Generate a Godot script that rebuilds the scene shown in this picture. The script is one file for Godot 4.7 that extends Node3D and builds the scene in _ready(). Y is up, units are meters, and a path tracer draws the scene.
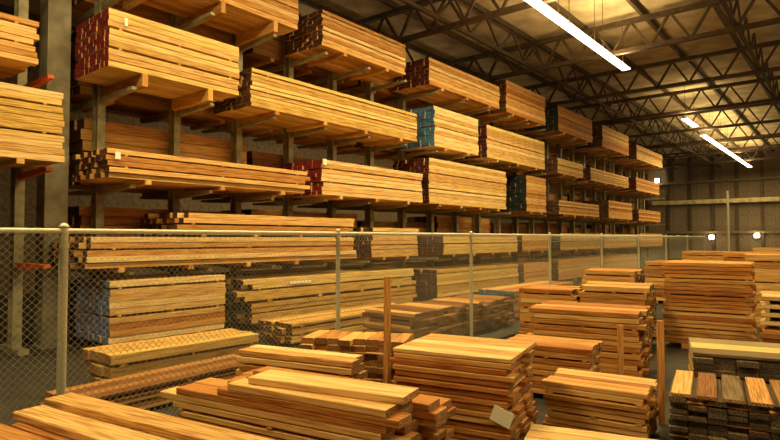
extends Node3D
# A lumber warehouse: cantilever rack of lumber packs, chain-link fence, loose stacks. Aisle runs along -Z, metres.

var rng := RandomNumberGenerator.new()
var meshes := {}
var wood := {}
var paint := {}
var used := {}
var grain_a: ImageTexture
var grain_b: ImageTexture
var blotch: ImageTexture
var M := {}

const ORD := ["first", "second", "third", "fourth", "fifth", "sixth", "seventh", "eighth", "ninth", "tenth", "eleventh", "twelfth", "thirteenth", "fourteenth", "fifteenth", "sixteenth", "seventeenth", "eighteenth"]

func _ready() -> void:
	rng.seed = 4711
	setup_view()
	make_materials()
	build_shell()
	build_trusses()
	build_lights()
	build_rack()
	build_fence()
	build_rack_packs()
	build_rear_packs()
	build_behind_fence()
	build_front_stacks()
	build_far_details()

# ---------------------------------------------------------------- view and light
func setup_view() -> void:
	var cam := Camera3D.new()
	cam.name = "camera"
	cam.fov = 42.48
	cam.position = Vector3(0, 1.72, 0)
	cam.rotation_degrees = Vector3(1.82, 39.4, 0)
	cam.near = 0.05
	cam.far = 200.0
	add_child(cam)
	cam.current = true
	var env := Environment.new()
	env.background_mode = Environment.BG_COLOR
	env.background_color = Color(0.02, 0.02, 0.02)
	env.tonemap_mode = Environment.TONE_MAPPER_LINEAR
	env.tonemap_exposure = 1.0
	env.sdfgi_enabled = true
	env.ssao_enabled = true
	env.ssil_enabled = true
	var we := WorldEnvironment.new()
	we.name = "environment"
	we.environment = env
	add_child(we)

const LAMP_COLOR := Color(1.0, 0.89, 0.585)
const LAMP_ENERGY := 15.0
const LAMP_UPWARD := 5.5
const LAMP_GLOW := 9.0

func build_lights() -> void:
	# the row over the aisle between fence and rack, then two parallel rows over the hall and one added behind the rack
	var proto := make_strip_light()
	var first := true
	var rows := []
	for k in 7:
		rows.append([-5.95, -48.36 + 2.46 * k, 0])
	rows.append([-5.75, -28.6, 0])
	for k in 9:
		rows.append([-5.45, -17.1 + 2.46 * k, 0])
	for k in 12:
		rows.append([2.6, -45.0 + 4.0 * k, 1])
	for k in 8:
		rows.append([9.4, -41.0 + 5.0 * k, 2])
	for k in 4:  # unseen row added so that light glows through the gaps in the rack
		rows.append([-15.2, -27.0 + 5.0 * k, 3])
	var words := ["bare fluorescent strip light over the rack aisle", "strip light over the middle of the hall", "strip light over the hall's open side", "added unseen strip light behind the rack"]
	var count := [0, 0, 0, 0]
	for r in rows:
		var o: Node3D = proto if first else copy(proto)
		first = false
		o.position = Vector3(r[0], 7.0, r[1])
		tag(o, "%s, %s from the far wall" % [words[r[2]], ORD[count[r[2]]]], "light", ["strip lights over the rack aisle", "strip lights over the middle of the hall", "strip lights over the open side of the hall", "added unseen strip lights behind the rack"][r[2]])
		count[r[2]] += 1

func make_strip_light() -> Node3D:
	var o := base("ceiling_light", Vector3.ZERO)
	part(o, "housing", box_mesh(Vector3(0.12, 0.07, 2.42), 0.012), Vector3(0, 0.075, 0), M.lamp_white)
	part(o, "lens", box_mesh(Vector3(0.26, 0.055, 2.38), 0.02), Vector3(0, 0.012, 0), M.tube)
	for s in [-1, 1]:
		part(o, "end_cap", box_mesh(Vector3(0.27, 0.06, 0.025), 0.004), Vector3(0, 0.012, 1.205 * s), M.lamp_white)
		part(o, "hanger_rod", cyl_mesh(0.008, 1.45, 6), Vector3(0, 0.11 + 0.72, 0.9 * s), M.steel_dark)
	for up in [false, true]:                                # light below the lens; weaker light added above the housing to brighten the deck
		var l := AreaLight3D.new()
		l.name = "tube_light"
		l.area_size = Vector2(0.25, 2.36)
		l.light_color = LAMP_COLOR
		l.light_energy = LAMP_UPWARD if up else LAMP_ENERGY
		l.shadow_enabled = true
		l.set("area_range", 60.0)
		l.set("area_attenuation", 2.0)
		l.rotation = Vector3(PI / 2 if up else -PI / 2, 0, 0)
		l.position = Vector3(0, 0.115 if up else -0.025, 0)
		o.add_child(l, true)
	return o

# ---------------------------------------------------------------- naming helpers
func numbered(n: String) -> String:
	if not used.has(n):
		used[n] = 0
		return n
	used[n] += 1
	return "%s_%03d" % [n, used[n]]

func base(called: String, at: Vector3, turn := 0.0) -> Node3D:
	var o := Node3D.new()
	o.name = numbered(called)
	add_child(o)
	o.position = at
	o.rotation.y = turn
	return o

func tag(o: Node, label: String, category: String, group := "", kind := "") -> void:
	o.set_meta("label", label)
	if category != "":
		o.set_meta("category", category)
	if group != "":
		o.set_meta("group", group)
	if kind != "":
		o.set_meta("kind", kind)

func copy(o: Node3D) -> Node3D:
	var c: Node3D = o.duplicate()
	c.name = numbered(String(o.name).rstrip("_0123456789"))
	add_child(c)
	return c

func part(parent: Node, called: String, mesh: Mesh, at: Vector3, mat: Material, rot := Vector3.ZERO) -> MeshInstance3D:
	var m := MeshInstance3D.new()
	m.name = called if parent != self else numbered(called)
	m.mesh = mesh
	m.position = at
	m.rotation = rot
	m.material_override = mat
	parent.add_child(m, true)
	return m

# ---------------------------------------------------------------- materials
func ramp_texture(noise_seed: int, freq: float, octaves: int, cols: Array, normal := false) -> ImageTexture:
	var n := FastNoiseLite.new()
	n.seed = noise_seed
	n.noise_type = FastNoiseLite.TYPE_SIMPLEX_SMOOTH
	n.frequency = freq
	n.fractal_octaves = octaves
	var src := n.get_seamless_image(256, 256)
	if normal:
		src.convert(Image.FORMAT_RGBA8)
		src.bump_map_to_normal_map(3.0)
		return ImageTexture.create_from_image(src)
	var g := Gradient.new()
	g.offsets = PackedFloat32Array(cols.map(func(c): return c[0]))
	g.colors = PackedColorArray(cols.map(func(c): return c[1]))
	var img := Image.create(256, 256, true, Image.FORMAT_RGB8)
	for y in 256:
		for x in 256:
			img.set_pixel(x, y, g.sample(src.get_pixel(x, y).r))
	img.generate_mipmaps()
	return ImageTexture.create_from_image(img)

func std(col: Color, rough := 0.8, metal := 0.0, tex: Texture2D = null, uv := Vector3.ONE, triplanar := false) -> StandardMaterial3D:
	var m := StandardMaterial3D.new()
	m.albedo_color = col
	m.roughness = rough
	m.metallic = metal
	if tex:
		m.albedo_texture = tex
	m.uv1_scale = uv
	if triplanar:
		m.uv1_triplanar = true
		m.uv1_world_triplanar = true
	return m

func make_materials() -> void:
	grain_a = ramp_texture(3, 0.02, 4, [[0.0, Color(0.70, 0.60, 0.50)], [0.32, Color(0.85, 0.79, 0.71)], [0.5, Color(0.95, 0.92, 0.88)], [1.0, Color(1, 1, 1)]])
	grain_b = ramp_texture(9, 0.035, 5, [[0.0, Color(0.62, 0.50, 0.40)], [0.38, Color(0.82, 0.74, 0.66)], [0.6, Color(0.96, 0.93, 0.89)], [1.0, Color(1, 1, 1)]])
	blotch = ramp_texture(21, 0.014, 5, [[0.0, Color(0.78, 0.76, 0.74)], [0.4, Color(0.9, 0.89, 0.88)], [0.62, Color(0.98, 0.98, 0.97)], [1.0, Color(1, 1, 1)]])
	# kinds of wood, four tones each (sRGB)
	var tones := {
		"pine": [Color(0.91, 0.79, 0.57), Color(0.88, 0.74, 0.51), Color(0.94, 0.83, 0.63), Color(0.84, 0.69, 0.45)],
		"yellow": [Color(0.88, 0.76, 0.48), Color(0.84, 0.71, 0.42), Color(0.91, 0.80, 0.54), Color(0.79, 0.65, 0.38)],
		"orange": [Color(0.82, 0.60, 0.34), Color(0.77, 0.54, 0.30), Color(0.85, 0.65, 0.40), Color(0.71, 0.47, 0.25)],
		"amber": [Color(0.87, 0.69, 0.43), Color(0.82, 0.63, 0.38), Color(0.90, 0.74, 0.50), Color(0.77, 0.57, 0.33)],
		"brown": [Color(0.63, 0.46, 0.28), Color(0.57, 0.40, 0.24), Color(0.70, 0.52, 0.33), Color(0.52, 0.35, 0.21)],
		"grey": [Color(0.56, 0.50, 0.39), Color(0.50, 0.44, 0.34), Color(0.63, 0.57, 0.45), Color(0.44, 0.38, 0.30)],
	}
	for k in tones:
		wood[k] = []
		for i in 4:
			var m := std(tones[k][i], 0.72, 0.0, grain_a if i % 2 == 0 else grain_b, Vector3(0.24, 6.5, 1))
			m.specular_mode = BaseMaterial3D.SPECULAR_SCHLICK_GGX
			m.metallic_specular = 0.3
			wood[k].append(m)
	# painted or raw board ends: two tones each
	var mottle := ramp_texture(33, 0.06, 4, [[0.0, Color(0.35, 0.35, 0.4)], [0.45, Color(0.7, 0.66, 0.7)], [0.6, Color(0.95, 0.92, 0.92)], [1.0, Color(1, 1, 1)]])
	var ends := {
		"red": [Color(0.62, 0.09, 0.12), Color(0.50, 0.07, 0.18)],
		"maroon": [Color(0.40, 0.11, 0.10), Color(0.32, 0.08, 0.12)],
		"purple": [Color(0.42, 0.14, 0.22), Color(0.33, 0.12, 0.22)],
		"blue": [Color(0.52, 0.68, 0.94), Color(0.43, 0.59, 0.90)],
		"teal": [Color(0.34, 0.62, 0.80), Color(0.26, 0.53, 0.74)],
		"green": [Color(0.08, 0.20, 0.19), Color(0.05, 0.14, 0.15)],
		"raw": [Color(0.70, 0.52, 0.32), Color(0.60, 0.42, 0.25)],
		"dark": [Color(0.45, 0.31, 0.20), Color(0.36, 0.23, 0.15)],
		"greyend": [Color(0.50, 0.43, 0.34), Color(0.40, 0.34, 0.27)],
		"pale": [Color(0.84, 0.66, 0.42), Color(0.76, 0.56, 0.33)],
	}
	for k in ends:
		paint[k] = []
		for c in ends[k]:
			paint[k].append(std(c, 0.75, 0.0, mottle, Vector3(4, 4, 1)))
	var concrete := ramp_texture(41, 0.02, 6, [[0.0, Color(0.70, 0.69, 0.67)], [0.5, Color(0.90, 0.89, 0.87)], [1.0, Color(1, 1, 1)]])
	M.concrete = std(Color(0.23, 0.21, 0.185), 0.7, 0.0, concrete, Vector3(0.4, 0.4, 0.4), true)
	M.wall = std(Color(0.56, 0.49, 0.42), 0.85, 0.0, concrete, Vector3(1.1, 1.1, 1.1), true)
	M.deck = std(Color(0.84, 0.75, 0.60), 0.85, 0.0, blotch, Vector3(0.25, 0.25, 0.25), true)
	M.steel_dark = std(Color(0.36, 0.29, 0.22), 0.6, 0.2, blotch, Vector3(0.8, 0.8, 0.8), true)
	M.rack = std(Color(0.62, 0.59, 0.48), 0.55, 0.1, blotch, Vector3(1.2, 1.2, 1.2), true)
	M.column = std(Color(0.56, 0.53, 0.44), 0.6, 0.0, blotch, Vector3(0.7, 0.7, 0.7), true)
	M.orange_steel = std(Color(0.80, 0.34, 0.10), 0.5, 0.0, blotch, Vector3(2, 2, 2), true)
	M.galv = std(Color(0.80, 0.78, 0.70), 0.42, 0.35)
	M.wire = std(Color(0.66, 0.65, 0.58), 0.45, 0.3)
	M.paper = std(Color(0.93, 0.92, 0.88), 0.8)
	M.lamp_white = std(Color(0.9, 0.9, 0.88), 0.4)
	M.pale_beam = std(Color(0.86, 0.78, 0.58), 0.6, 0.0, blotch, Vector3(0.5, 0.5, 0.5), true)
	var t := std(Color(1, 1, 1), 0.5)
	t.emission_enabled = true
	t.emission = Color(1.0, 0.92, 0.78)
	t.emission_energy_multiplier = LAMP_GLOW
	M.tube = t

# ---------------------------------------------------------------- meshes
func quad(st: SurfaceTool, a: Vector3, b: Vector3, c: Vector3, d: Vector3, ua: Vector2, ub: Vector2, uc: Vector2, ud: Vector2) -> void:
	var n := (c - a).cross(b - a).normalized()
	for v in [[a, ua], [b, ub], [c, uc], [a, ua], [c, uc], [d, ud]]:
		st.set_normal(n)
		st.set_uv(v[1])
		st.add_vertex(v[0])

# a board: length along z (centred), base at y = 0, long edges eased; surface 0 sides, surface 1 ends
func plank_mesh(l: float, w: float, h: float, variant: int) -> ArrayMesh:
	l = snappedf(l, 0.01)
	w = snappedf(w, 0.001)
	h = snappedf(h, 0.001)
	var key := "p%.2f_%.3f_%.3f_%d" % [l, w, h, variant]
	if meshes.has(key):
		return meshes[key]
	var c := minf(0.005, h * 0.12)
	var x := w / 2.0
	var prof := [Vector2(-x + c, 0), Vector2(x - c, 0), Vector2(x, c), Vector2(x, h - c), Vector2(x - c, h), Vector2(-x + c, h), Vector2(-x, h - c), Vector2(-x, c)]
	var st := SurfaceTool.new()
	st.begin(Mesh.PRIMITIVE_TRIANGLES)
	var v := variant * 0.37
	var u := variant * 1.13
	var z := l / 2.0
	for i in 8:
		var a: Vector2 = prof[i]
		var b: Vector2 = prof[(i + 1) % 8]
		var s := a.distance_to(b)
		quad(st, Vector3(a.x, a.y, -z), Vector3(a.x, a.y, z), Vector3(b.x, b.y, z), Vector3(b.x, b.y, -z), Vector2(u, v), Vector2(u + l, v), Vector2(u + l, v + s), Vector2(u, v + s))
		v += s
	var m := st.commit()
	var se := SurfaceTool.new()
	se.begin(Mesh.PRIMITIVE_TRIANGLES)
	for s in [1.0, -1.0]:
		for i in range(1, 7):
			var a: Vector2 = prof[0]
			var b: Vector2 = prof[i]
			var c2: Vector2 = prof[i + 1]
			var tri := [a, c2, b] if s > 0 else [a, b, c2]
			for q in tri:
				se.set_normal(Vector3(0, 0, s))
				se.set_uv(q + Vector2(variant * 0.21, variant * 0.43))
				se.add_vertex(Vector3(q.x, q.y, z * s))
	m = se.commit(m)
	meshes[key] = m
	return m

func box_mesh(s: Vector3, c := 0.0) -> ArrayMesh:
	var key := "b%v_%.3f" % [s, c]
	if meshes.has(key):
		return meshes[key]
	var st := SurfaceTool.new()
	st.begin(Mesh.PRIMITIVE_TRIANGLES)
	add_box(st, -s / 2, s / 2, c)
	meshes[key] = st.commit()
	return meshes[key]

# box with its edges along z eased by c
func add_box(st: SurfaceTool, lo: Vector3, hi: Vector3, c := 0.0) -> void:
	var prof := [Vector2(lo.x, lo.y), Vector2(hi.x, lo.y), Vector2(hi.x, hi.y), Vector2(lo.x, hi.y)]
	if c > 0:
		prof = [Vector2(lo.x + c, lo.y), Vector2(hi.x - c, lo.y), Vector2(hi.x, lo.y + c), Vector2(hi.x, hi.y - c), Vector2(hi.x - c, hi.y), Vector2(lo.x + c, hi.y), Vector2(lo.x, hi.y - c), Vector2(lo.x, lo.y + c)]
	add_prism(st, prof, lo.z, hi.z)

func add_prism(st: SurfaceTool, prof: Array, z0: float, z1: float) -> void:
	var n := prof.size()
	for i in n:
		var a: Vector2 = prof[i]
		var b: Vector2 = prof[(i + 1) % n]
		quad(st, Vector3(a.x, a.y, z0), Vector3(a.x, a.y, z1), Vector3(b.x, b.y, z1), Vector3(b.x, b.y, z0), Vector2(0, 0), Vector2(1, 0), Vector2(1, 1), Vector2(0, 1))
	for i in range(1, n - 1):
		for s in [[z1, [prof[0], prof[i + 1], prof[i]], 1.0], [z0, [prof[0], prof[i], prof[i + 1]], -1.0]]:
			for q in s[1]:
				st.set_normal(Vector3(0, 0, s[2]))
				st.set_uv(q)
				st.add_vertex(Vector3(q.x, q.y, s[0]))

func cyl_mesh(r: float, h: float, sides := 10) -> CylinderMesh:
	var key := "c%.4f_%.3f_%d" % [r, h, sides]
	if not meshes.has(key):
		var m := CylinderMesh.new()
		m.top_radius = r
		m.bottom_radius = r
		m.height = h
		m.radial_segments = sides
		m.rings = 1
		meshes[key] = m
	return meshes[key]

# a bar of square section between two points
func add_bar(st: SurfaceTool, a: Vector3, b: Vector3, r: float) -> void:
	var d := (b - a).normalized()
	var s := d.cross(Vector3.UP if absf(d.y) < 0.95 else Vector3.RIGHT).normalized() * r
	var t := d.cross(s).normalized() * r
	var ring := [s + t, s - t, -s - t, -s + t]
	for i in 4:
		var p: Vector3 = ring[i]
		var q: Vector3 = ring[(i + 1) % 4]
		quad(st, a + p, a + q, b + q, b + p, Vector2(0, 0), Vector2(0, 1), Vector2(1, 1), Vector2(1, 0))

func bar_mesh(a: Vector3, b: Vector3, r: float) -> ArrayMesh:
	var st := SurfaceTool.new()
	st.begin(Mesh.PRIMITIVE_TRIANGLES)
	add_bar(st, a, b, r)
	return st.commit()

# ---------------------------------------------------------------- the hall
func structure(called: String, lo: Vector3, hi: Vector3, mat: Material, label: String) -> MeshInstance3D:
	var o := part(self, called, box_mesh(hi - lo), (lo + hi) / 2, mat)
	tag(o, label, "", "", "structure")
	return o

const HALL := [-20.0, 13.0, -53.0, 8.0]
const ROOF := 8.55

func build_shell() -> void:
	var x0: float = HALL[0]
	var x1: float = HALL[1]
	var z0: float = HALL[2]
	var z1: float = HALL[3]
	structure("floor", Vector3(x0 - 0.3, -0.3, z0 - 0.3), Vector3(x1 + 0.3, 0, z1 + 0.3), M.concrete, "grey concrete warehouse floor under the stacks")
	structure("wall_left", Vector3(x0 - 0.3, 0, z0 - 0.3), Vector3(x0, ROOF, z1 + 0.3), M.wall, "brownish wall behind the lumber rack")
	structure("wall_right", Vector3(x1, 0, z0 - 0.3), Vector3(x1 + 0.3, ROOF, z1 + 0.3), M.wall, "brownish side wall of the hall")
	structure("wall_back", Vector3(x0, 0, z1), Vector3(x1, ROOF, z1 + 0.3), M.wall, "brownish end wall of the hall")
	var far := structure("wall_far", Vector3(x0, 0, z0 - 0.3), Vector3(x1, ROOF, z0), M.wall, "dim brown wall at the far end of the aisle")
	var at := -far.position
	for k in 11:
		part(far, "wall_post", box_mesh(Vector3(0.2, ROOF, 0.2)), at + Vector3(-17.5 + 1.7 * k, ROOF / 2, z0 + 0.1), M.steel_dark)
	for y in [2.2, 6.4]:
		part(far, "girt", box_mesh(Vector3(32.6, 0.18, 0.12)), at + Vector3(-3.5, y, z0 + 0.26), M.wall)
	var roof := structure("ceiling", Vector3(x0 - 0.3, ROOF, z0 - 0.3), Vector3(x1 + 0.3, ROOF + 0.2, z1 + 0.3), M.deck, "tan roof deck underside above the steel trusses")
	at = -roof.position
	for k in 19:                                            # purlins along the aisle
		var x := -19.2 + 1.8 * k
		if x > x1:
			break
		var st := box_mesh(Vector3(0.10, 0.16, z1 - z0))
		part(roof, "purlin", st, at + Vector3(x, ROOF - 0.08, (z0 + z1) / 2), M.steel_dark)

func build_trusses() -> void:
	var proto := base("roof_truss", Vector3.ZERO)
	var x0: float = HALL[0]
	var x1: float = HALL[1]
	var w := x1 - x0
	var top := ROOF - 0.24
	var low := 7.42
	part(proto, "top_chord", box_mesh(Vector3(w, 0.14, 0.16)), Vector3((x0 + x1) / 2, top, 0), M.steel_dark)
	part(proto, "bottom_chord", box_mesh(Vector3(w, 0.12, 0.16)), Vector3((x0 + x1) / 2, low, 0), M.steel_dark)
	var n := 30
	var p := w / n
	var up := bar_mesh(Vector3(0, low, 0), Vector3(p / 2, top, 0), 0.036)
	var down := bar_mesh(Vector3(0, top, 0), Vector3(p / 2, low, 0), 0.036)
	for k in n:
		part(proto, "web_bar", up, Vector3(x0 + p * k, 0, 0), M.steel_dark)
		part(proto, "web_bar", down, Vector3(x0 + p * (k + 0.5), 0, 0), M.steel_dark)
	for k in 11:
		var o: Node3D = proto if k == 0 else copy(proto)
		o.position = Vector3(0, 0, -2.5 - 5.1 * (k - 1))
		tag(o, "dark steel open-web roof truss, %s from the far wall" % ORD[10 - k], "truss", "roof trusses")
	# lengthwise bracing between the lower chords
	var rise := bar_mesh(Vector3(0, 0, 0), Vector3(0, 0.76, -0.85), 0.028)
	var fall := bar_mesh(Vector3(0, 0.76, -0.85), Vector3(0, 0, -1.7), 0.028)
	var names := ["above the rear packs of the rack", "above the front of the rack", "over the stacks beside the fence", "over the open side of the hall"]
	for i in 4:
		var b := part(self, "bracing_beam", box_mesh(Vector3(0.08, 0.10, 60.5)), Vector3([-11.6, -8.4, -2.4, 4.0][i], 7.42 + 0.115, -22.6), M.steel_dark)
		tag(b, "thin dark steel lattice brace running lengthwise across the trusses, %s" % names[i], "beam", "lengthwise roof braces")
		for k in 27:
			var z := 20.62 - 1.7 * k
			if z < -29.0:
				break
			part(b, "web_bar", rise, Vector3(0, 0.05, z), M.steel_dark)
			part(b, "web_bar", fall, Vector3(0, 0.05, z), M.steel_dark)

# ---------------------------------------------------------------- rack
const LEVELS := [1.2, 2.55, 4.08, 5.68]
const RACK_X := -9.85

func column_mesh(h: float) -> ArrayMesh:
	var key := "col%.2f" % h
	if not meshes.has(key):
		var st := SurfaceTool.new()
		st.begin(Mesh.PRIMITIVE_TRIANGLES)
		add_box(st, Vector3(-0.10, 0, -0.065), Vector3(-0.085, h, 0.065))
		add_box(st, Vector3(0.085, 0, -0.065), Vector3(0.10, h, 0.065))
		add_box(st, Vector3(-0.085, 0, -0.008), Vector3(0.085, h, 0.008))
		meshes[key] = st.commit()
	return meshes[key]

func arm_mesh() -> ArrayMesh:
	if not meshes.has("arm"):
		var st := SurfaceTool.new()
		st.begin(Mesh.PRIMITIVE_TRIANGLES)
		add_prism(st, [Vector2(0.0, -0.11), Vector2(1.12, -0.05), Vector2(1.12, 0.0), Vector2(0.0, 0.0)], -0.04, 0.04)
		meshes["arm"] = st.commit()
	return meshes["arm"]

func build_rack() -> void:
	var r := base("cantilever_rack", Vector3(RACK_X, 0, 0))
	tag(r, "long grey-tan steel cantilever rack of columns and arms holding lumber packs", "rack")
	for k in 24:
		var z := -4.23 - 1.38 * k
		part(r, "column", column_mesh(6.9), Vector3(0, 0, z), M.rack)
		part(r, "base_foot", box_mesh(Vector3(2.5, 0.08, 0.14)), Vector3(0, 0.04, z), M.rack)
		for y in LEVELS:
			part(r, "arm", arm_mesh(), Vector3(0.10, y, z), M.rack)
			part(r, "arm", arm_mesh(), Vector3(-0.10, y, z), M.rack, Vector3(0, PI, 0))
	var q := base("orange_arm_rack", Vector3(RACK_X, 0, 0))
	tag(q, "cantilever rack with orange arms on the other side of the thick grey column", "rack")
	for z in [-3.05, -1.6, -0.2]:
		part(q, "column", column_mesh(6.9), Vector3(0, 0, z), M.rack)
		part(q, "base_foot", box_mesh(Vector3(0.8, 0.08, 0.14)), Vector3(0, 0.04, z), M.rack)
		for y in [1.35, 2.70, 4.0, 5.6]:
			part(q, "arm", arm_mesh(), Vector3(0.10, y, z), M.orange_steel)
	var c := base("steel_column", Vector3(-9.95, 0, -3.57))
	tag(c, "thick grey square steel column standing between the two lumber racks", "column")
	part(c, "shaft", box_mesh(Vector3(0.34, 7.34, 0.34), 0.02), Vector3(0, 3.68, 0), M.column)
	part(c, "base_plate", box_mesh(Vector3(0.5, 0.025, 0.4)), Vector3(0, 0.0125, 0), M.column)

# ---------------------------------------------------------------- lumber
func lay(parent: Node, called: String, l: float, w: float, h: float, at: Vector3, kind: String, end_kind: String, turn := 0.0) -> MeshInstance3D:
	var m := MeshInstance3D.new()
	m.name = called if parent != self else numbered(called)
	m.mesh = plank_mesh(l, w, h, rng.randi() % 4)
	m.position = at
	m.rotation.y = turn
	var set_: Array = wood[kind]
	var e: Array = paint[end_kind]
	m.set_surface_override_material(0, set_[rng.randi() % 4])
	m.set_surface_override_material(1, e[rng.randi() % e.size()])
	parent.add_child(m, true)
	return m

# A strapped pack: its base centre at `at`, boards along local z. o: lay (layers), col (boards across), kind, end, jit, gap_every, bear
func pack(label: String, group: String, at: Vector3, turn: float, size: Vector3, o := {}) -> Node3D:
	var p := base(o.get("name", "lumber_pack"), at, turn)
	tag(p, label, "lumber pack", group)
	var bear: float = o.get("bear", 0.07)
	var n: int = o.get("lay", 8)
	var c: int = o.get("col", 8)
	var kind: String = o.get("kind", "pine")
	var mixed: String = o.get("mix", kind)
	var end_kind: String = o.get("end", "raw")
	var jit: float = o.get("jit", 0.04)
	var proud: float = o.get("proud", 0.008)
	var every: int = o.get("every", 4)
	var gap: float = o.get("gap", 0.022)
	var gaps: int = maxi(0, (n - 1) / every)
	var h := (size.y - bear - gap * gaps) / n
	var w := size.x / c
	var l := size.z
	if bear > 0.0:
		var nb: int = o.get("nbear", maxi(2, int(round(l / 1.2))))
		for k in nb:
			var z := -l / 2 + l * (k + 0.5) / nb
			part(p, "bearer", box_mesh(Vector3(size.x, bear, 0.09), 0.004), Vector3(0, bear / 2, z), wood["amber"][k % 4])
	var y := bear
	for i in n:
		var half: float = o.get("step", 0.0) * (n - 1 - i) / n      # ragged packs step in towards the top
		for j in c:
			var short := rng.randf() * jit * 2.0
			var lj := snappedf(l - short - absf(half), 0.03)
			var zj := rng.randf_range(-jit, jit) * 0.5
			var xj := -size.x / 2 + w * (j + 0.5)
			if j == 0 or j == c - 1:
				xj += rng.randf_range(-proud, proud)
			var hh := h - 0.004 - (0.004 if rng.randf() < 0.25 else 0.0)
			lay(p, "plank", lj, w - 0.005, hh, Vector3(xj, y, zj), kind if rng.randf() < 0.75 else mixed, end_kind)
		y += h
		if (i + 1) % every == 0 and i < n - 1:
			for k in 3:
				part(p, "sticker", box_mesh(Vector3(size.x, gap - 0.003, 0.045)), Vector3(0, y + gap / 2, (k - 1) * l * 0.42), wood["amber"][k])
			y += gap
	if o.has("tag"):
		var t: Vector3 = o.tag
		part(p, "paper_tag", box_mesh(Vector3(0.006, o.get("tag_h", 0.12), o.get("tag_w", 0.15))), t, M.paper, o.get("tag_rot", Vector3.ZERO))
	return p

func level_words(i: int) -> String:
	return ["rack floor row", "second rack level", "third rack level", "fourth rack level", "top rack level"][i]

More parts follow.
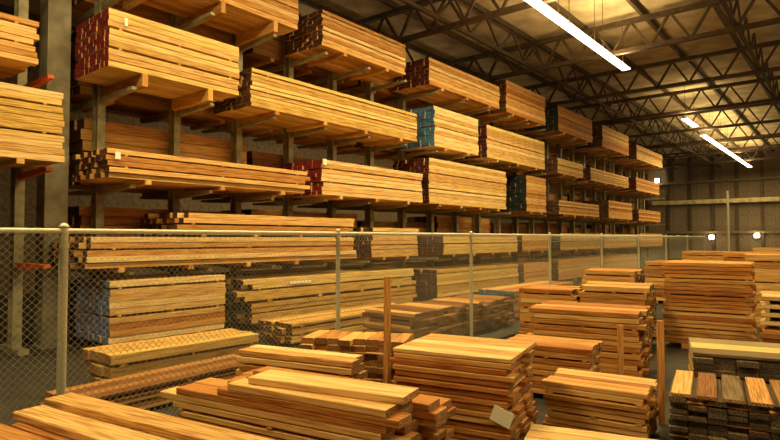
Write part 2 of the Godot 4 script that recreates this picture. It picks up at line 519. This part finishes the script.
func build_rack_packs() -> void:
	# level, near z, far z, bottom, top, kind, end, options
	var list := [
		[4, 4.0, 7.5, 6.7, "amber", "raw", {"lay": 8, "col": 8, "bear": 0.2}],
		[4, 8.12, 11.0, 6.52, "amber", "dark", {"lay": 9, "col": 8}],
		[4, 11.97, 15.8, 6.46, "amber", "maroon", {"lay": 7, "col": 8}],
		[4, 16.2, 19.2, 6.78, "orange", "dark", {"lay": 8, "col": 6}],
		[4, 20.3, 23.9, 6.72, "orange", "green", {"lay": 7, "col": 6}],
		[4, 25.1, 28.9, 6.72, "orange", "dark", {"lay": 6, "col": 5}],
		[4, 30.2, 35.2, 6.5, "amber", "dark", {"lay": 6, "col": 4}],
		[3, 3.77, 6.09, 5.16, "yellow", "red", {"lay": 9, "col": 9, "every": 3, "gap": 0.028, "bear": 0.2, "jit": 0.02, "tag": Vector3(0.615, 0.92, 0.9), "tag_w": 0.05, "tag_h": 0.12}],
		[3, 6.33, 11.45, 4.86, "yellow", "dark", {"lay": 9, "col": 8, "tag": Vector3(0.5, 0.79, 2.2), "tag_w": 0.34, "tag_h": 0.02, "jit": 0.05}],
		[3, 12.2, 14.5, 5.22, "pine", "teal", {"lay": 10, "col": 8, "every": 5}],
		[3, 14.95, 19.1, 5.15, "yellow", "maroon", {"lay": 9, "col": 6, "every": 5}],
		[3, 20.2, 22.8, 4.72, "yellow", "dark", {"lay": 7, "col": 6}],
		[3, 23.6, 28.8, 4.68, "amber", "purple", {"lay": 7, "col": 5}],
		[3, 30.0, 34.4, 4.8, "orange", "maroon", {"lay": 6, "col": 4}],
		[2, 3.75, 7.8, 3.06, "amber", "dark", {"lay": 5, "col": 8, "every": 2, "jit": 0.10, "proud": 0.03, "mix": "pine", "tag": Vector3(0.64, 0.40, 1.85), "tag_w": 0.08, "tag_h": 0.11}],
		[2, 8.13, 11.7, 3.36, "pine", "red", {"lay": 8, "col": 8, "every": 3, "jit": 0.05, "mix": "amber", "tag": Vector3(0.62, 0.75, 1.7), "tag_w": 0.1, "tag_h": 0.12}],
		[2, 11.95, 16.2, 3.82, "pine", "maroon", {"lay": 12, "col": 8, "every": 4}],
		[2, 17.6, 19.2, 3.84, "amber", "green", {"lay": 10, "col": 6, "every": 5}],
		[2, 20.3, 24.6, 3.14, "amber", "dark", {"lay": 7, "col": 6, "mix": "orange"}],
		[2, 25.8, 29.3, 3.42, "orange", "dark", {"lay": 7, "col": 5}],
		[2, 30.4, 34.6, 3.2, "orange", "dark", {"lay": 6, "col": 4}],
		[1, 3.45, 9.22, 1.74, "amber", "dark", {"lay": 5, "col": 8, "every": 3, "jit": 0.12, "proud": 0.02, "mix": "pine"}],
		[1, 9.72, 11.5, 1.96, "pine", "dark", {"lay": 7, "col": 8, "every": 3, "jit": 0.09, "mix": "amber"}],
		[1, 12.6, 16.95, 1.86, "yellow", "dark", {"lay": 6, "col": 7, "every": 3}],
		[1, 17.25, 19.4, 1.8, "amber", "green", {"lay": 6, "col": 6}],
		[1, 20.4, 24.7, 1.9, "yellow", "green", {"lay": 6, "col": 6, "every": 3}],
		[1, 25.1, 30.0, 1.9, "yellow", "dark", {"lay": 6, "col": 5}],
		[1, 30.5, 35.0, 1.95, "amber", "dark", {"lay": 6, "col": 4}],
		[0, 3.85, 5.85, 1.08, "pine", "blue", {"jit": 0.02, "lay": 9, "col": 9, "every": 4, "gap": 0.03, "mix": "orange"}],
		[0, 6.35, 11.4, 0.52, "yellow", "dark", {"lay": 4, "col": 8, "every": 2, "jit": 0.15}],
		[0, 12.3, 17.0, 0.88, "yellow", "purple", {"lay": 7, "col": 7, "every": 3}],
		[0, 17.35, 19.4, 0.86, "orange", "purple", {"lay": 7, "col": 6}],
		[0, 20.2, 24.7, 0.9, "orange", "dark", {"lay": 7, "col": 6}],
		[0, 25.1, 30.0, 0.9, "amber", "dark", {"lay": 7, "col": 5}],
	]
	var count := [0, 0, 0, 0, 0]
	var end_words := {"red": " with red painted ends", "maroon": " with dark maroon ends", "purple": " with purple painted ends", "blue": " with blue painted ends", "teal": " with teal painted ends", "green": " with dark green ends", "dark": "", "raw": ""}
	var kind_words := {"amber": "amber", "orange": "orange", "yellow": "yellow", "pine": "pale"}
	for a in list:
		var lv: int = a[0]
		var y: float = 0.08 if lv == 0 else LEVELS[lv - 1] + 0.002
		var l: float = a[2] - a[1]
		var label: String = "%s lumber pack%s, %s past thick column, %s" % [kind_words[a[4]], end_words[a[5]], ORD[count[lv]], level_words(lv)]
		count[lv] += 1
		var opt: Dictionary = a[6]
		opt["kind"] = a[4]
		opt["end"] = a[5]
		if not opt.has("mix"):
			opt["mix"] = {"amber": "pine", "orange": "amber", "yellow": "pine", "pine": "yellow"}[a[4]]
		pack(label, "lumber packs on the rack", Vector3(-9.12, y, -(a[1] + a[2]) / 2), 0.0, Vector3(1.2, a[3] - y, l), opt)
	# second tier resting on packs
	pack("pale ragged lumber pack lying on the long amber pack of the second rack level", "lumber packs on the rack", Vector3(-9.12, 1.742, -7.05), 0.0, Vector3(1.18, 0.40, 4.36), {"lay": 4, "col": 8, "every": 2, "kind": "pine", "mix": "amber", "end": "dark", "jit": 0.18, "bear": 0.03})
	pack("yellow lumber pack tilted slightly on a low pack beside the blue-ended pack", "lumber packs on the rack", Vector3(-9.10, 0.522, -8.75), 0.0, Vector3(1.18, 0.44, 5.2), {"lay": 4, "col": 8, "every": 2, "gap": 0.03, "kind": "yellow", "mix": "pine", "end": "dark", "jit": 0.22, "bear": 0.05, "tag": Vector3(0.61, 0.33, 1.2), "tag_w": 0.55, "tag_h": 0.05})
	# the rack with orange arms
	pack("amber lumber pack on upper orange rack arms beside the thick grey column", "lumber packs on the orange-armed rack", Vector3(-9.12, 4.002, -1.2), 0.0, Vector3(1.2, 0.66, 3.3), {"lay": 7, "col": 8, "every": 3, "kind": "amber", "mix": "pine", "end": "raw"})
	pack("tall yellow lumber pack on lower orange rack arms beside the thick grey column", "lumber packs on the orange-armed rack", Vector3(-9.12, 2.702, -1.6), 0.0, Vector3(1.2, 1.05, 3.2), {"lay": 10, "col": 8, "every": 4, "kind": "yellow", "mix": "pine", "end": "raw"})

func build_rear_packs() -> void:
	for lv in 3:  # packs added here, their dark colour standing in for shade behind the rack
		pack("dark brown lumber pack added to darken the gap behind the orange-armed rack, %s" % ["on the floor", "topping the floor pack", "uppermost of three"][lv], "", Vector3(-11.8, 1.1 * lv, -1.6), 0.0, Vector3(1.15, 1.098, 3.1), {"lay": 7, "col": 4, "every": 3, "kind": "brown", "mix": "brown", "end": "dark"})
	var kinds := ["brown", "orange", "amber", "brown", "amber"]
	for lv in 5:
		for k in 9:
			var y: float = 0.08 if lv == 0 else LEVELS[lv - 1] + 0.002
			var z := 3.95 + 3.5 * k + 0.03 * ((lv * 7 + k * 3) % 3)
			var hh: float = [1.14, 0.98, 1.2, 1.06][(lv * 3 + k) % 4]
			if lv == 0:
				hh = minf(hh, 0.88)
			var label := "%s lumber pack on the rear arms of the rack, %s along, %s" % [kinds[(lv + k) % 5], ORD[k], ["floor row", "second level", "third level", "fourth level", "top level"][lv]]
			pack(label, "lumber packs on the rear of the rack", Vector3(-10.6, y, -z - 1.7), 0.0, Vector3(1.15, hh, 3.38), {"lay": 6, "col": 4, "every": 3, "kind": kinds[(lv + k) % 5], "mix": "amber", "end": "dark"})

# ---------------------------------------------------------------- fence
func build_fence() -> void:
	var f := base("chain_link_fence", Vector3(-4.8, 0, 0))
	tag(f, "galvanised chain-link fence with pipe posts and top rail before the lumber rack", "fence")
	var z0 := 1.24
	var n := 9
	var step := 3.05
	for k in n + 1:
		var z := z0 - step * k
		var r := 0.034 if k == 1 else 0.027
		var post := part(f, "post", cyl_mesh(r, 1.80, 12), Vector3(0, 0.90, z), M.galv)
		part(post, "post_cap", dome_mesh(r + 0.006), Vector3(0, 0.90, 0), M.galv)
	for k in n:
		var za := z0 - step * k
		part(f, "top_rail", cyl_mesh(0.021, step, 10), Vector3(0, 1.775, za - step / 2), M.galv, Vector3(PI / 2, 0, 0))
		part(f, "chain_mesh", chain_mesh(step), Vector3(0.036, 0, za), M.wire)
		part(f, "bottom_wire", cyl_mesh(0.003, step, 5), Vector3(0.036, 0.05, za - step / 2), M.wire, Vector3(PI / 2, 0, 0))

func dome_mesh(r: float) -> Mesh:
	var key := "dome%.3f" % r
	if not meshes.has(key):
		var m := SphereMesh.new()
		m.radius = r
		m.height = r
		m.is_hemisphere = true
		m.radial_segments = 12
		m.rings = 4
		meshes[key] = m
	return meshes[key]

func chain_mesh(w: float) -> ArrayMesh:
	if meshes.has("chain"):
		return meshes["chain"]
	var st := SurfaceTool.new()
	st.begin(Mesh.PRIMITIVE_TRIANGLES)
	var y0 := 0.04
	var y1 := 1.765
	var h := y1 - y0
	var pitch := 0.056
	var k := -int(ceil(h / pitch))
	while k * pitch < w:
		var s := k * pitch
		for dir in [1, -1]:
			# along z from s to s + h while y goes up (dir 1) or down (dir -1), clipped to the panel
			var t0 := maxf(0.0, -s)
			var t1 := minf(h, w - s)
			if t1 - t0 > 0.02:
				var ya := y0 + t0 if dir > 0 else y1 - t0
				var yb := y0 + t1 if dir > 0 else y1 - t1
				add_bar(st, Vector3(0.002 * dir, ya, -(s + t0)), Vector3(0.002 * dir, yb, -(s + t1)), 0.00135)
		k += 1
	meshes["chain"] = st.commit()
	return meshes["chain"]

# ---------------------------------------------------------------- floor stacks
func build_behind_fence() -> void:
	pack("thick yellow timbers lying on the floor between fence and blue-ended pack", "", Vector3(-6.6, 0, -3.85), deg_to_rad(-2), Vector3(0.7, 0.44, 2.0), {"lay": 3, "col": 4, "every": 1, "gap": 0.03, "kind": "yellow", "mix": "amber", "end": "pale", "jit": 0.06, "bear": 0.05})
	pack("low brown board heap on the floor beside thick yellow timbers", "", Vector3(-5.75, 0, -3.3), deg_to_rad(3), Vector3(0.6, 0.26, 2.3), {"lay": 5, "col": 4, "every": 2, "kind": "brown", "mix": "amber", "end": "raw", "jit": 0.18, "bear": 0.04})
	pack("low yellow lumber pack on floor in front of the tilted yellow pack", "", Vector3(-7.3, 0, -7.6), 0.0, Vector3(0.8, 0.36, 3.4), {"lay": 5, "col": 5, "every": 2, "kind": "yellow", "mix": "amber", "end": "dark", "jit": 0.12, "bear": 0.05})
	pack("brown pack of rough short boards with ends towards the fence", "", Vector3(-5.75, 0, -8.6), PI / 2, Vector3(3.3, 0.56, 1.1), {"lay": 8, "col": 16, "every": 3, "kind": "brown", "mix": "amber", "end": "raw", "jit": 0.12, "bear": 0.06})
	pack("low pack with teal painted ends on the floor behind the fence", "", Vector3(-5.9, 0, -12.3), 0.0, Vector3(0.85, 0.62, 3.2), {"lay": 7, "col": 6, "every": 4, "kind": "amber", "mix": "orange", "end": "teal"})

func loose(label: String, group: String, l: float, w: float, h: float, at: Vector3, turn: float, kind: String, end_kind: String) -> void:
	var b := lay(self, "loose_board", l, w, h, at, kind, end_kind, turn)
	tag(b, label, "board", group)

func build_front_stacks() -> void:
	# the near pile of long boards: a pack with loose boards on it
	var t := deg_to_rad(98.7)
	var along := Vector3(-sin(t), 0, -cos(t))
	var side := Vector3(along.z, 0, -along.x)                # towards the camera's far side (-z)
	var c := Vector3(-2.62, -0.03, -1.28)
	pack("amber board pack under the pile of long loose boards by the fence post", "", c + Vector3(0, 0.03, 0), t, Vector3(1.15, 0.63, 2.3), {"lay": 10, "col": 7, "every": 4, "gap": 0.01, "kind": "amber", "mix": "orange", "end": "raw", "jit": 0.06})
	var w := 0.165
	for k in 6:
		var off := -0.46 + k * 0.182
		var shift := rng.randf_range(-0.10, 0.10)
		loose("long amber board loose on the pile next to thick fence post", "loose boards on the pile next to the thick fence post", 2.34, w, 0.042, c + side * off + along * shift + Vector3(0, 0.662, 0), t + deg_to_rad(rng.randf_range(-0.25, 0.25)), ["amber", "pine", "orange"][k % 3], "raw")
	for k in 3:
		var off: float = [-0.40, -0.12, 0.42][k]
		loose("long pale board lying topmost on the pile next to thick fence post", "topmost boards on the pile next to the thick fence post", [2.3, 2.4, 2.0][k], 0.17, 0.044, c + side * off + along * [0.12, -0.05, -0.32][k] + Vector3(0, 0.706, 0), t + deg_to_rad([0.8, -1.2, 2.0][k]), "pine", "pale")
	# the second pile, shorter boards with their ends towards the aisle
	var t2 := deg_to_rad(100.0)
	var a2 := Vector3(-sin(t2), 0, -cos(t2))
	var s2 := Vector3(a2.z, 0, -a2.x)
	var c2 := Vector3(-3.14, 0, -2.98)
	pack("orange board pack under the second pile of loose boards along the fence", "", c2 + a2 * 0.14, t2, Vector3(0.80, 0.44, 2.14), {"lay": 7, "col": 5, "every": 3, "gap": 0.012, "kind": "orange", "mix": "amber", "end": "raw", "jit": 0.12})
	var y := 0.442
	for i in 4:
		var nb := 4 - (1 if i > 1 else 0)
		for k in nb:
			var off := -0.30 + k * 0.20 + (0.2 if i > 1 else 0.0)
			var shift: float = rng.randf_range(-0.12, 0.12) + [0.16, 0.08, -0.05, -0.10][i]
			loose("rough board in the %s loose layer of the second pile beside paper-tagged stack" % ["lowest", "second", "third", "fourth"][i], "loose boards in the %s layer of the second pile" % ["lowest", "second", "third", "fourth"][i], [2.05, 1.9, 1.55, 1.35][i], 0.18, 0.05, c2 + s2 * off + a2 * shift + Vector3(0, y, 0), t2 + deg_to_rad(rng.randf_range(-0.35, 0.35)), ["orange", "amber", "orange", "amber"][(k + i) % 4], "raw")
		y += 0.0515
	loose("wide pale board lying on top of the second pile", "", 1.25, 0.26, 0.05, c2 + s2 * 0.16 + a2 * -0.22 + Vector3(0, y, 0), t2 + deg_to_rad(4), "pine", "pale")
	# stack with the paper tag
	pack("square stack of short brown boards with a white paper tag", "", Vector3(-2.60, 0, -4.20), deg_to_rad(102), Vector3(0.86, 0.77, 1.02), {"lay": 15, "col": 5, "every": 5, "gap": 0.008, "kind": "orange", "mix": "amber", "end": "raw", "jit": 0.06, "proud": 0.02, "bear": 0.06, "tag": Vector3(-0.456, 0.38, 0.44), "tag_rot": Vector3(0.35, 0, 0), "tag_w": 0.16, "tag_h": 0.12})
	for k in 5:  # layer added in paler wood to paint the overhead light on this top
		loose("short board added in pale lit-top tone on the paper-tagged stack", "boards added as the lit top of the paper-tagged stack", 1.0, 0.16, 0.03, Vector3(-2.60, 0.772, -4.20) + Vector3(-0.208, 0, -0.978) * (-0.33 + 0.166 * k), deg_to_rad(102), "pine", "pale")
	pack("narrow amber pack squeezed between second pile and ragged brown stack", "", Vector3(-3.95, 0, -3.50), deg_to_rad(104), Vector3(0.28, 0.68, 1.25), {"lay": 10, "col": 2, "every": 4, "gap": 0.01, "kind": "amber", "mix": "pine", "end": "raw", "bear": 0.06})
	# short stack beside the stake
	pack("low stack of short orange boards beside the dark grey board stack", "", Vector3(-1.78, 0, -5.12), deg_to_rad(97), Vector3(0.6, 0.46, 0.86), {"lay": 8, "col": 5, "every": 3, "gap": 0.01, "kind": "amber", "mix": "orange", "end": "pale", "jit": 0.03, "proud": 0.015, "bear": 0.05})
	pack("low pack of short boards before the low orange stack", "", Vector3(-1.42, 0, -4.0), deg_to_rad(106), Vector3(0.62, 0.22, 0.98), {"lay": 4, "col": 4, "every": 2, "gap": 0.01, "kind": "amber", "mix": "orange", "end": "raw", "bear": 0.04})
	for k in 4:
		loose("short pale board loose on the low pack before the low orange stack", "loose boards before the low orange stack", 0.98, 0.14, 0.05, Vector3(-1.42, 0.222, -4.0) + Vector3(-0.276, 0, -0.961) * (-0.235 + 0.157 * k), deg_to_rad(106), ["amber", "pine"][k % 2], "raw")
	pack("small pack of short boards between the two loose piles and tagged stack", "", Vector3(-1.62, 0, -3.22), deg_to_rad(104), Vector3(0.5, 0.36, 0.66), {"lay": 6, "col": 4, "every": 3, "gap": 0.01, "kind": "pine", "mix": "amber", "end": "raw", "bear": 0.04})
	pack("dark grey weathered board stack with slatted pale top", "", Vector3(-0.70, 0, -5.30), deg_to_rad(10), Vector3(1.05, 0.50, 0.85), {"lay": 10, "col": 8, "every": 3, "gap": 0.012, "kind": "grey", "mix": "brown", "end": "greyend", "jit": 0.06, "bear": 0.06})
	pack("weathered grey board pack behind the slatted dark stack", "", Vector3(-0.72, 0, -6.60), deg_to_rad(14), Vector3(1.25, 0.60, 0.95), {"lay": 9, "col": 7, "every": 3, "gap": 0.012, "kind": "grey", "mix": "yellow", "end": "greyend", "jit": 0.05, "bear": 0.06})
	var g := deg_to_rad(10)
	for k in 6:
		var off := Vector3(cos(g), 0, -sin(g)) * (-0.44 + 0.175 * k)
		loose("slat laid with gaps on the dark grey weathered stack", "slats on the dark grey stack", 0.86, 0.135, 0.025, Vector3(-0.70, 0.503, -5.30) + off, g, ["amber", "brown", "grey"][k % 3], "pale")
	g = deg_to_rad(14)
	for k in 3:
		var off := Vector3(sin(g), 0, cos(g)) * (-0.31 + 0.305 * k)
		loose("wide plank laid across the weathered grey pack", "planks on the weathered grey pack", 1.24, 0.29, 0.03, Vector3(-0.72, 0.603, -6.60) + off, g + PI / 2, ["grey", "yellow", "grey"][k], "pale")
	# pile of rough ends against the fence
	pack("brown stack of ragged board ends close against the fence", "", Vector3(-4.05, 0, -4.42), deg_to_rad(26), Vector3(1.08, 0.70, 0.6), {"lay": 10, "col": 8, "every": 4, "gap": 0.01, "kind": "amber", "mix": "brown", "end": "raw", "jit": 0.09, "bear": 0.06})
	stake(Vector3(-3.38, 0, -4.10), 1.36, "slim upright wooden stake standing beside the ragged brown stack")
	stake(Vector3(-1.42, 0, -5.72), 0.95, "slim upright wooden stake standing between orange stack and grey stacks")
	stake(Vector3(-1.98, 0, -6.35), 0.78, "short upright wooden stake at the end of a low orange pack")
	pack("low orange pack behind the paper-tagged stack", "", Vector3(-2.62, 0, -6.02), deg_to_rad(100), Vector3(0.6, 0.58, 0.95), {"lay": 8, "col": 5, "every": 3, "gap": 0.012, "kind": "orange", "mix": "amber", "end": "raw", "jit": 0.03, "bear": 0.06})
	pack("broad orange stack with uneven pale top boards behind a low pack", "", Vector3(-2.72, 0, -7.45), deg_to_rad(100), Vector3(0.9, 0.82, 1.4), {"lay": 11, "col": 6, "every": 4, "gap": 0.014, "kind": "orange", "mix": "amber", "end": "dark", "jit": 0.08, "bear": 0.06, "tag": Vector3(-0.1, 0.45, 0.66), "tag_rot": Vector3(0, PI / 2, 0), "tag_w": 0.14, "tag_h": 0.09})
	pack("tall orange lumber stack beside the stickered pale stack", "", Vector3(-1.84, 0, -10.35), deg_to_rad(97), Vector3(1.15, 1.34, 1.25), {"lay": 20, "col": 6, "every": 4, "gap": 0.014, "kind": "orange", "mix": "amber", "end": "dark", "jit": 0.05, "bear": 0.08})
	var low := pack("brown board pack below the stickered pale stack", "", Vector3(-0.52, 0, -9.1), deg_to_rad(97), Vector3(0.9, 0.56, 1.0), {"lay": 8, "col": 5, "every": 4, "kind": "orange", "mix": "brown", "end": "dark", "bear": 0.07})
	low.set_meta("group", "stacks along the aisle")
	pack("pale stickered board stack with open gaps on a brown pack", "", Vector3(-0.52, 0.562, -9.1), deg_to_rad(97), Vector3(0.88, 0.42, 0.98), {"lay": 4, "col": 5, "every": 1, "gap": 0.05, "kind": "pine", "mix": "pine", "end": "pale", "bear": 0.05})
	var far := [
		["amber lumber stack in the aisle behind the broad orange stack", Vector3(-2.95, 0, -9.35), 1.0, 0.98, 1.05, "amber", 100],
		["orange lumber stack in the aisle beside the fence", Vector3(-4.02, 0, -9.3), 0.9, 0.88, 0.95, "orange", 100],
		["orange lumber stack in the aisle near teal-ended pack", Vector3(-4.0, 0, -12.4), 1.0, 1.05, 1.1, "orange", 95],
		["amber lumber stack behind the tall orange stack", Vector3(-2.55, 0, -13.4), 1.1, 1.22, 1.2, "amber", 95],
		["tall amber lumber stack behind the stickered pale stack", Vector3(-1.25, 0, -13.6), 1.1, 1.40, 1.1, "amber", 97],
		["brown lumber stack far down the aisle along the fence", Vector3(-3.8, 0, -16.6), 1.2, 1.1, 1.2, "brown", 92],
		["orange lumber stack far down the middle of the aisle", Vector3(-2.1, 0, -17.6), 1.2, 1.35, 1.3, "orange", 94],
		["amber lumber stack farthest down the aisle along the fence", Vector3(-3.7, 0, -20.6), 1.2, 1.3, 1.3, "amber", 92],
		["brown lumber stack farthest down the middle of the aisle", Vector3(-2.0, 0, -22.5), 1.3, 1.4, 1.3, "brown", 94],
	]
	for a in far:
		var p := pack(a[0], "stacks along the aisle", a[1], deg_to_rad(a[6]), Vector3(a[2], a[3], a[4]), {"lay": 10, "col": 5, "every": 3, "gap": 0.02, "kind": a[5], "mix": "amber", "end": "dark", "jit": 0.07, "bear": 0.08})
		p.set_meta("category", "lumber pack")

func stake(at: Vector3, h: float, label: String) -> void:
	var m := part(self, "wooden_stake", plank_mesh(h, 0.055, 0.05, 1), at + Vector3(0, h / 2, 0), wood["amber"][1], Vector3(PI / 2, 0, 0))
	tag(m, label, "stake")

func build_far_details() -> void:
	var b := part(self, "trim_1", box_mesh(Vector3(14.0, 0.34, 0.3), 0.02), Vector3(-6.6, 4.72, -52.5), M.pale_beam)
	tag(b, "pale horizontal beam across the far wall", "", "", "structure")
	var spots := [[Vector3(-9.1, 1.78, -52.6), "small lit lamp low on the far wall, beside a thin pale pole"], [Vector3(-5.95, 1.92, -52.6), "small lit lamp low on the far wall, away from the rack"], [Vector3(-13.2, 6.7, -52.6), "small lit lamp high on the far wall above the pale beam"]]
	for a in spots:
		var w := base("wall_lamp", a[0])
		tag(w, a[1], "lamp", "small lamps on the far wall")
		part(w, "bracket", box_mesh(Vector3(0.3, 0.3, 0.34)), Vector3(0, 0, -0.22), M.lamp_white)
		part(w, "bulb", box_mesh(Vector3(0.36, 0.36, 0.1), 0.05), Vector3.ZERO, M.tube)
		var l := OmniLight3D.new()
		l.name = "bulb_light"
		l.light_color = LAMP_COLOR
		l.light_energy = 0.6
		l.omni_range = 40.0
		l.omni_attenuation = 2.0
		l.light_size = 0.15
		l.shadow_enabled = true
		l.position = Vector3(0, 0, 0.25)
		w.add_child(l)
	var p := base("steel_pole", Vector3(-4.5, 0, -30.0))
	tag(p, "thin tall pale pole standing at the end of the fence", "pole")
	part(p, "shaft", cyl_mesh(0.05, 3.9, 10), Vector3(0, 1.95, 0), M.galv)
	part(p, "foot", cyl_mesh(0.15, 0.03, 12), Vector3(0, 0.015, 0), M.galv)
